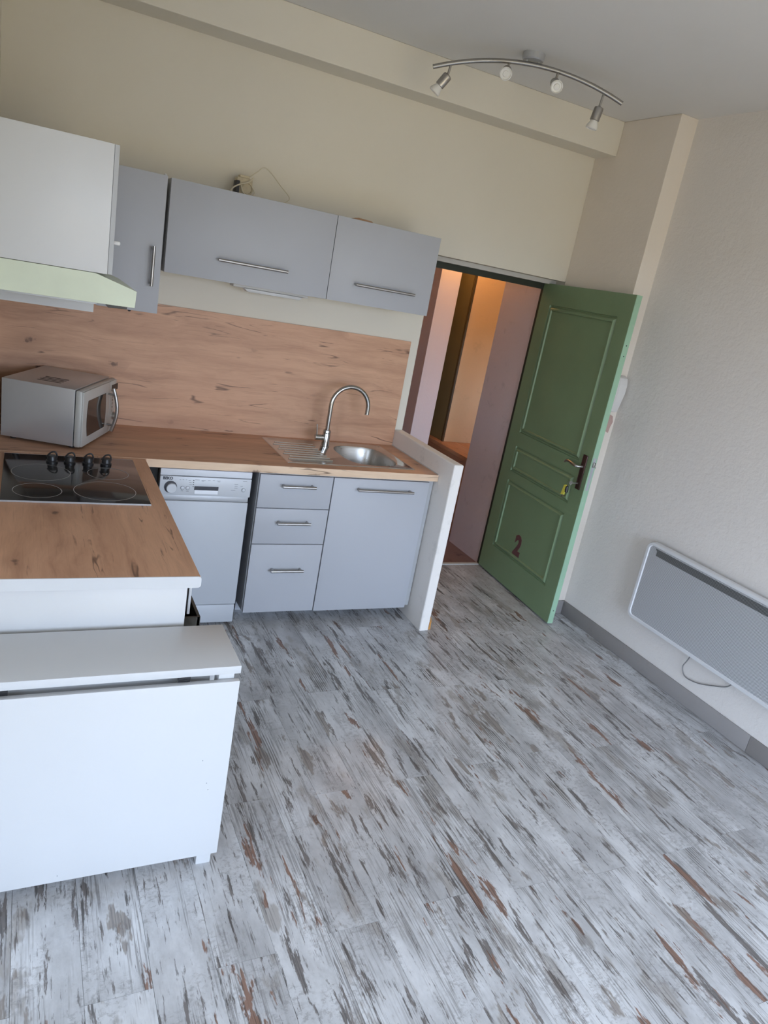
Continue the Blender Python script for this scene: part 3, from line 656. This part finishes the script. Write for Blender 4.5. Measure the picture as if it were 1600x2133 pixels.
# cooker hood
ho = thing('cooker_hood', 'white cooker hood with reflected green painted in and sloping front under the white cabinet', 'hood', (-2.0, -0.95, 1.62))
MB().prism([(LEFT, 1.717), (-1.873, 1.717), (-1.739, 1.677), (-1.742, 1.621), (-1.80, 1.6205), (LEFT, 1.6195)], -1.2505, -0.660, 'y', 0.0012).build('canopy', 'hood', ho)
B('filter', 'silver', ho, -2.15, -1.86, -1.20, -0.70, 1.612, 1.6195)
MB().prism([(-1.838, 1.6200), (-1.752, 1.6205), (-1.755, 1.603), (-1.818, 1.600)], -1.14, -1.05, 'y', 0.001).build('switch_panel', 'black', ho)
# under-cabinet lamp
ul = thing('under_cabinet_lamp', 'slim white lamp under the long grey flap cabinet', 'lamp', (-0.94, -0.10, UZ0))
B('housing', 'white', ul, -1.14, -0.735, -0.14, -0.065, 1.700, UZ0, 0.003)
MB().prism([(-1.085, 1.700), (-0.765, 1.700), (-0.785, 1.684), (-1.065, 1.684)], -0.150, -0.075, 'y', 0.002).build('diffuser', 'white', ul, True)
# socket box on top of the cabinet
sb = thing('socket_box', 'old beige socket box with cream cable on the long wall cabinet', 'socket box', (-1.12, -0.08, UZ1))
b0 = MB().box(-1.165, -1.085, -0.085, -0.030, UZ1-0.001, UZ1+0.092, 0.006); b0.build('box', 'beige', sb, True)
MB().lathe([(0.030, 0), (0.030, 0.006), (0.024, 0.009), (0.022, 0.004), (0.001, 0.004)], (-1.112, -0.085, UZ1+0.045), (0, -1, 0), 20).build('cover', 'beige', sb, True)
MB().box(-1.168, -1.150, -0.090, -0.028, UZ1+0.01, UZ1+0.075, 0.003).build('clamp', 'mark_dark', sb, True)
MB().box(-1.150, -1.10, -0.08, -0.035, UZ1+0.092, UZ1+0.104, 0.003).build('clamp', 'beige', sb, True)
def spline(ctrl, n=8):
    P = [Vector(c) for c in ctrl]; P = [P[0]*2-P[1]] + P + [P[-1]*2-P[-2]]; out = []
    for i in range(1, len(P)-2):
        for k in range(n):
            t = k/n; a, b, c, d_ = P[i-1], P[i], P[i+1], P[i+2]
            out.append(0.5*((2*b)+(c-a)*t+(2*a-5*b+4*c-d_)*t*t+(3*b-a-3*c+d_)*t**3))
    out.append(P[-2]); return out
MB().tube(spline([(-1.10, -0.05, UZ1+0.10), (-1.06, -0.045, UZ1+0.135), (-1.028, -0.045, UZ1+0.163), (-0.99, -0.05, UZ1+0.145), (-0.93, -0.05, UZ1+0.095), (-0.883, -0.05, UZ1+0.056), (-0.885, -0.055, UZ1+0.035), (-0.93, -0.065, UZ1+0.006), (-0.97, -0.09, UZ1+0.003)]), 0.0026, 8).build('cable', 'beige_cord', sb, True)
MB().tube(spline([(-1.20, -0.10, UZ1+0.004), (-1.185, -0.105, UZ1+0.035), (-1.15, -0.10, UZ1+0.058), (-1.11, -0.098, UZ1+0.075), (-1.085, -0.085, UZ1+0.10)]), 0.0036, 8).build('cable', 'beige_cord', sb, True)
MB().tube(spline([(-1.145, -0.10, UZ1+0.055), (-1.135, -0.108, UZ1+0.025), (-1.10, -0.11, UZ1+0.004), (-1.075, -0.10, UZ1+0.03), (-1.09, -0.09, UZ1+0.06)]), 0.003, 8).build('cable', 'beige_cord', sb, True)
ws = MB().prism([(-0.640, UZ1-0.0005), (-0.515, UZ1-0.0005), (-0.530, UZ1+0.007), (-0.60, UZ1+0.010)], -0.345, -0.300, 'y', 0.001).build('wood_offcut', 'brown'); tag(ws, 'thin brown wood offcut lying on the short wall cabinet', 'wood strip')

# ================================================================== peninsula along the left wall
pc = thing('hob_base_cabinet', 'base cabinet below the hob with white end panel and open drawer', 'cabinet', (-1.9, -1.25, 0))
B('end_panel', 'white_gloss', pc, LEFT, -1.604, -1.890, -1.872, 0.0, TT-0.001, 0.001, label='white end panel')
B('body', 'shade_black', pc, LEFT, -1.655, -1.870, -0.625, 0.08, 0.70)  # near-black body stands for the shade inside the open carcass
B('partition', 'white', pc, LEFT, -1.61, -1.275, -1.26, 0.08, TT-0.001)
B('plinth', 'shade_black', pc, LEFT, -1.66, -1.870, -0.70, 0.0, 0.08)
dr = B('drawer_front', 'white', pc, -1.567, -1.558, -1.752, -1.30, 0.690, 0.846, 0.001)
db = MB().box(-1.75, -1.517, -1.735, -1.727, 0.52, 0.668).box(-1.75, -1.517, -1.36, -1.352, 0.52, 0.668).box(-1.525, -1.515, -1.735, -1.352, 0.52, 0.669).box(-1.75, -1.517, -1.735, -1.352, 0.50, 0.52)
db.build('drawer', 'drawer_box', pc, label='open dark drawer')
d = B('door', 'white', pc, -1.598, -1.582, -1.26, -0.70, 0.10, 0.846, 0.001)
bar_handle(d, (-1.582, -0.735, 0.70), (-1.582, -0.735, 0.83), (0.03, 0, 0), 0.006)
B('corner_gap_shade', 'shade_black', pc, -1.60, -1.500, -0.56, -0.54, 0.02, TT-0.002)  # black strip standing in for the shaded gap by the dishwasher
B('corner_post', 'white', pc, -1.598, -1.580, -0.698, -0.655, 0.10, 0.858)
# hob
hob = thing('hob', 'black glass hob with four rings and four knobs by the microwave', 'hob', (-1.88, -0.967, HT))
B('glass', 'hob', hob, -2.145, -1.632, -1.262, -0.672, HT, HT+0.006, 0.002)
B('casing', 'shade_black', hob, -2.12, -1.66, -1.23, -0.71, HT-0.05, HT-0.0005)
B('rim', 'silver', hob, -2.145, -1.632, -1.2640, -1.2622, HT, HT+0.006)
B('rim', 'silver', hob, -2.145, -1.632, -0.6718, -0.6700, HT, HT+0.006)
for rx_, ry_, rr in ((-2.008, -0.918, 0.107), (-2.024, -1.145, 0.083), (-1.756, -0.898, 0.080), (-1.786, -1.125, 0.113)):
    n = 48
    MB().loft([[(rx_+r*math.cos(k*2*PI/n), ry_+r*math.sin(k*2*PI/n), z) for k in range(n)] for r, z in ((rr+0.0013, HT+0.0061), (rr+0.0013, HT+0.0063), (rr-0.0013, HT+0.0063), (rr-0.0013, HT+0.0061))]).build('cooking_ring', 'hob_ring', hob)
for kx in (-1.966, -1.897, -1.824, -1.752):
    k_ = MB().lathe([(0.023, 0), (0.023, 0.003), (0.019, 0.005), (0.018, 0.022), (0.016, 0.025), (0.001, 0.025)], (kx, -0.757, HT+0.006), seg=22).build('knob', 'black', hob, True)
    MB().tube(spline([(kx-0.020, -0.757, HT+0.024), (kx-0.006, -0.757, HT+0.042), (kx+0.010, -0.757, HT+0.047), (kx+0.018, -0.757, HT+0.036), (kx+0.018, -0.757, HT+0.020)]), 0.0034, 8).build('grip', 'black', k_, True)
# microwave (local: x to the right of its front, -y out of the front)
ang = math.atan2(0.463, 0.201)
mw = thing('microwave', 'silver microwave turned at an angle in the worktop corner', 'microwave', (-1.847, -0.556, HT+0.001), ang)
OFF[mw.name] = Vector((0, 0, 0))
MWW, MWH, MWD = 0.450, 0.272, 0.350
for xx in (0.04, MWW-0.04):
    for yy in (0.05, MWD-0.04): MB().lathe([(0.014, 0), (0.014, 0.012)], (xx, yy, 0), seg=12).build('foot', 'black', mw, True)
MB().box(0.002, MWW-0.002, 0.034, MWD, 0.012, MWH, 0.003).build('case', 'mw_side', mw, True)
MB().box(0.0, MWW, 0.0, 0.032, 0.010, MWH-0.002, 0.010).build('front', 'mw_front', mw, True)
B('door', 'mw_front', mw, 0.004, 0.352, -0.006, 0.003, 0.014, MWH-0.006, 0.004)
wp = []
for k in range(9): wp.append((0.060-0.012*math.sin(PI*k/8), 0.055+0.165*k/8))
wp += [(0.285+0.012*math.sin(PI*k/8), 0.220-0.165*k/8) for k in range(9)]
MB().prism(wp, -0.0075, -0.004, 'y').build('window', 'mw_window', mw, label='dark door window')
gp = [(0.325, -0.008, 0.035)] + [(0.325, -0.030-0.022*math.sin(PI*k/10), 0.045+0.180*k/10) for k in range(11)] + [(0.325, -0.008, 0.235)]
MB().tube([(0.325, -0.030-0.022*math.sin(PI*k/14), 0.030+0.210*k/14) for k in range(15)], 0.009, 12).build('handle', 'handle', mw, True)
for zz in (0.06, 0.21): MB().tube([(0.325, -0.004, zz), (0.325, -0.045, zz)], 0.005, 10).build('handle_post', 'handle', mw, True)
cpn = MB().box(0.358, MWW-0.006, -0.004, 0.003, 0.014, MWH-0.006, 0.003).build('control_panel', 'mw_front', mw, True)
MB().lathe([(0.020, 0), (0.018, 0.016), (0.001, 0.017)], (0.418, -0.004, 0.085), (0, -1, 0), 20).build('knob', 'handle', cpn, True)
B('display', 'black', cpn, 0.375, 0.462, -0.0055, -0.004, 0.215, 0.245)
for k in range(5): MB().lathe([(0.006, 0), (0.005, 0.003), (0.001, 0.003)], (0.395, -0.004, 0.115+0.018*k), (0, -1, 0), 10).build('button', 'handle', cpn, True)
for k in range(4):
    yy = 0.14 + 0.0
    MB().box(0.085+0.030*k, 0.098+0.030*k, 0.13, 0.235, MWH-0.001, MWH+0.0006).build('vent', 'mark_dark', mw)

# ================================================================== drop-leaf table
TX1, TX0, TYB, TYF, TH_ = -1.4878, -2.29, -1.919, -2.172, 0.7365
tb = thing('drop_leaf_table', 'white drop-leaf table with its leaf folded down, in front of the hob cabinet', 'table', (-1.89, -2.05, 0))
B('tabletop', 'white_gloss', tb, TX0, TX1, TYF, TYB, TH_-0.0252, TH_, 0.0012)
B('leaf', 'white_gloss', tb, TX0, TX1-0.0005, -2.1757, -2.1577, 0.0555, 0.6875, 0.001, label='white leaf hanging folded down')
for xx in (TX1-0.013-0.046, TX0+0.013): 
    for yy in (-2.154, -1.975): B('leg', 'white_gloss', tb, xx, xx+0.046, yy, yy+0.046, 0.0, TH_-0.0252, 0.001)
B('apron', 'white', tb, TX0+0.06, TX1-0.075, -2.118, -2.100, 0.60, TH_-0.0252)
B('apron', 'white', tb, TX0+0.06, TX1-0.06, -1.960, -1.942, 0.60, TH_-0.0252)
for xx in (-1.665, -2.13):
    hg = MB().box(xx, xx+0.035, -2.156, -2.135, TH_-0.030, TH_-0.0254).tube([(xx, -2.157, TH_-0.036), (xx+0.035, -2.157, TH_-0.036)], 0.0055, 10)
    hg.box(xx, xx+0.035, -2.157, -2.1545, 0.64, TH_-0.036); hg.build('hinge', 'black', tb)
for xx, zz in ((-1.543, 0.309), (-1.55, 0.335), (-1.955, 0.078), (-1.57, 0.42)):
    MB().lathe([(0.0015, 0), (0.0015, 0.0006)], (xx, -2.1757, zz), (0, -1, 0), 8).build('chip', 'mark', tb)

# ================================================================== radiator
rd = thing('panel_radiator', 'white electric panel radiator with grey grille on the right wall', 'radiator', (1.1, -1.86, 0.298))
RY0, RY1, RZ0, RZ1 = -2.52, -1.212, 0.298, 0.767
cyr, czr = (RY0+RY1)/2, (RZ0+RZ1)/2; hw, hh = (RY1-RY0)/2, (RZ1-RZ0)/2
def rl(ins, xx, r): return [(xx, a, b) for a, b in rrect(cyr, czr, hw-ins, hh-ins, max(r-ins, 0.004))]
MB().loft([rl(0.004, XG-0.035, 0.045), rl(0.0, XG-0.045, 0.045), rl(0.0, 1.078, 0.045), rl(0.004, 1.071, 0.045), rl(0.018, 1.071, 0.045), rl(0.022, 1.076, 0.045), rl(0.022, 1.082, 0.045)], cap0=True).build('casing', 'rad', rd, True)
MB().loft([rl(0.0215, 1.0765, 0.045), rl(0.0215, 1.0815, 0.045)], cap0=True, cap1=True).build('grille', 'grille', rd, label='grey perforated front grille')
MB().prism([(RY1-0.075, 0.724), (RY1-0.060, 0.738), (RY0+0.06, 0.738), (RY0+0.075, 0.724), (RY0+0.075, 0.700), (RY1-0.075, 0.700)], 1.0758, 1.0766, 'x').build('air_outlet', 'grille_shade', rd, label='air outlet slot with its shade painted as a dark band')  # shade inside the outlet is put in as a dark band
for yy in (-1.5, -2.2): B('wall_bracket', 'rad', rd, XG-0.036, XG, yy-0.02, yy+0.02, 0.36, 0.70)
MB().tube(spline([(1.125, -1.665, 0.31), (1.130, -1.645, 0.245), (1.135, -1.628, 0.195), (1.138, -1.66, 0.155), (1.140, -1.74, 0.165), (1.142, -1.83, 0.205), (1.138, -1.90, 0.245), (1.125, -1.94, 0.30)]), 0.003, 8).build('power_cord', 'cord', rd, True)

# ================================================================== ceiling spot rail
A_, Bp, Mp = Vector((-0.392, -0.450, 2.85)), Vector((0.424, -0.862, 2.85)), Vector((0.016, -0.656, 2.937))
U = (Bp-A_).normalized()
sl = thing('spot_rail', 'bowed brushed-metal ceiling light rail with four spots', 'ceiling light', (0.016, -0.656, H_CEIL))
MB().lathe([(0.052, 0), (0.052, -0.026), (0.047, -0.031), (0.001, -0.031)], (0.016, -0.656, H_CEIL), seg=36).build('ceiling_plate', 'silver', sl, True)
def bow(t): return A_.lerp(Bp, t) + Vector((0, 0, 1))*(Mp.z-A_.z)*(1-(2*t-1)**2)
MB().tube([bow(k/32) for k in range(33)], 0.0105, 14).build('rail', 'handle', sl, True)
for s_ in (-0.028, 0.028):
    q = bow(0.5+s_/0.914); MB().tube([q, Vector((q.x, q.y, H_CEIL-0.03))], 0.005, 10).build('stem', 'silver', sl, True)
camv = Vector((-2.0772, -3.9741, 1.868))
spots = ((0.090, Vector((-0.55, 0.42, -1.0)), 0.040, 0), (0.385, None, 0.020, 1), (0.640, None, 0.030, 1), (0.895, Vector((-0.10, 0.12, -1.0)), 0.055, 0))
for t_, dr_, dn, face in spots:
    q = bow(t_) + Vector((0, 0, -0.006)); e_ = q + Vector((0, 0, -dn)) - U*0.006
    if face: dr_ = Vector((-0.50, -0.80, -0.42)) + U*(0.12 if t_ > 0.5 else 0.0)
    dr_ = dr_.normalized()
    st = MB().tube([q, e_], 0.0055, 10).build('spot_arm', 'handle', sl, True)
    o_ = e_ + Vector((0, 0, -0.008)) if not face else e_ + Vector((0, 0, -0.012))
    MB().lathe([(0.010, -0.006), (0.0205, -0.002), (0.0225, 0.006), (0.0225, 0.054), (0.020, 0.056)], o_, dr_, 22).build('socket', 'handle', st, True)
    MB().lathe([(0.016, 0.050), (0.019, 0.062), (0.027, 0.080), (0.0285, 0.090), (0.025, 0.093), (0.022, 0.089), (0.014, 0.088), (0.012, 0.092), (0.001, 0.093)], o_, dr_, 24).build('bulb', 'bulb', st, True)

# ================================================================== small things
ic = thing('intercom', 'ivory intercom handset on the pier behind the green door', 'intercom', (1.10, PIER_Y, 1.38))
MB().prism([(PIER_Y, 1.585), (PIER_Y-0.034, 1.570), (PIER_Y-0.044, 1.53), (PIER_Y-0.043, 1.48), (PIER_Y-0.026, 1.40), (PIER_Y-0.016, 1.365), (PIER_Y, 1.36)], 1.045, 1.135, 'x', 0.003).build('case', 'intercom', ic, True)
MB().tube([(1.06, PIER_Y-0.03, 1.575), (1.055, PIER_Y-0.05, 1.54), (1.055, PIER_Y-0.05, 1.45), (1.06, PIER_Y-0.03, 1.41)], 0.011, 10).build('handset', 'intercom', ic, True)
bp_ = MB().prism([(1.03, 1.25), (1.06, 1.225), (1.10, 1.24), (1.125, 1.23), (1.13, 1.27), (1.14, 1.30), (1.128, 1.335), (1.10, 1.345), (1.07, 1.33), (1.035, 1.34)], PIER_Y-0.0015, PIER_Y, 'y').build('bare_patch', 'brick'); tag(bp_, 'patch of bare pink brick on the pier below the intercom', 'bare patch')
wd = MB().prism([(0.063, 0.0), (0.078, 0.0), (0.075, 0.055), (0.066, 0.085)], -0.752, -0.728, 'y', 0.002).build('wood_wedge', 'orange'); tag(wd, 'small orange wood splinter at the foot of the partition', 'wood piece')
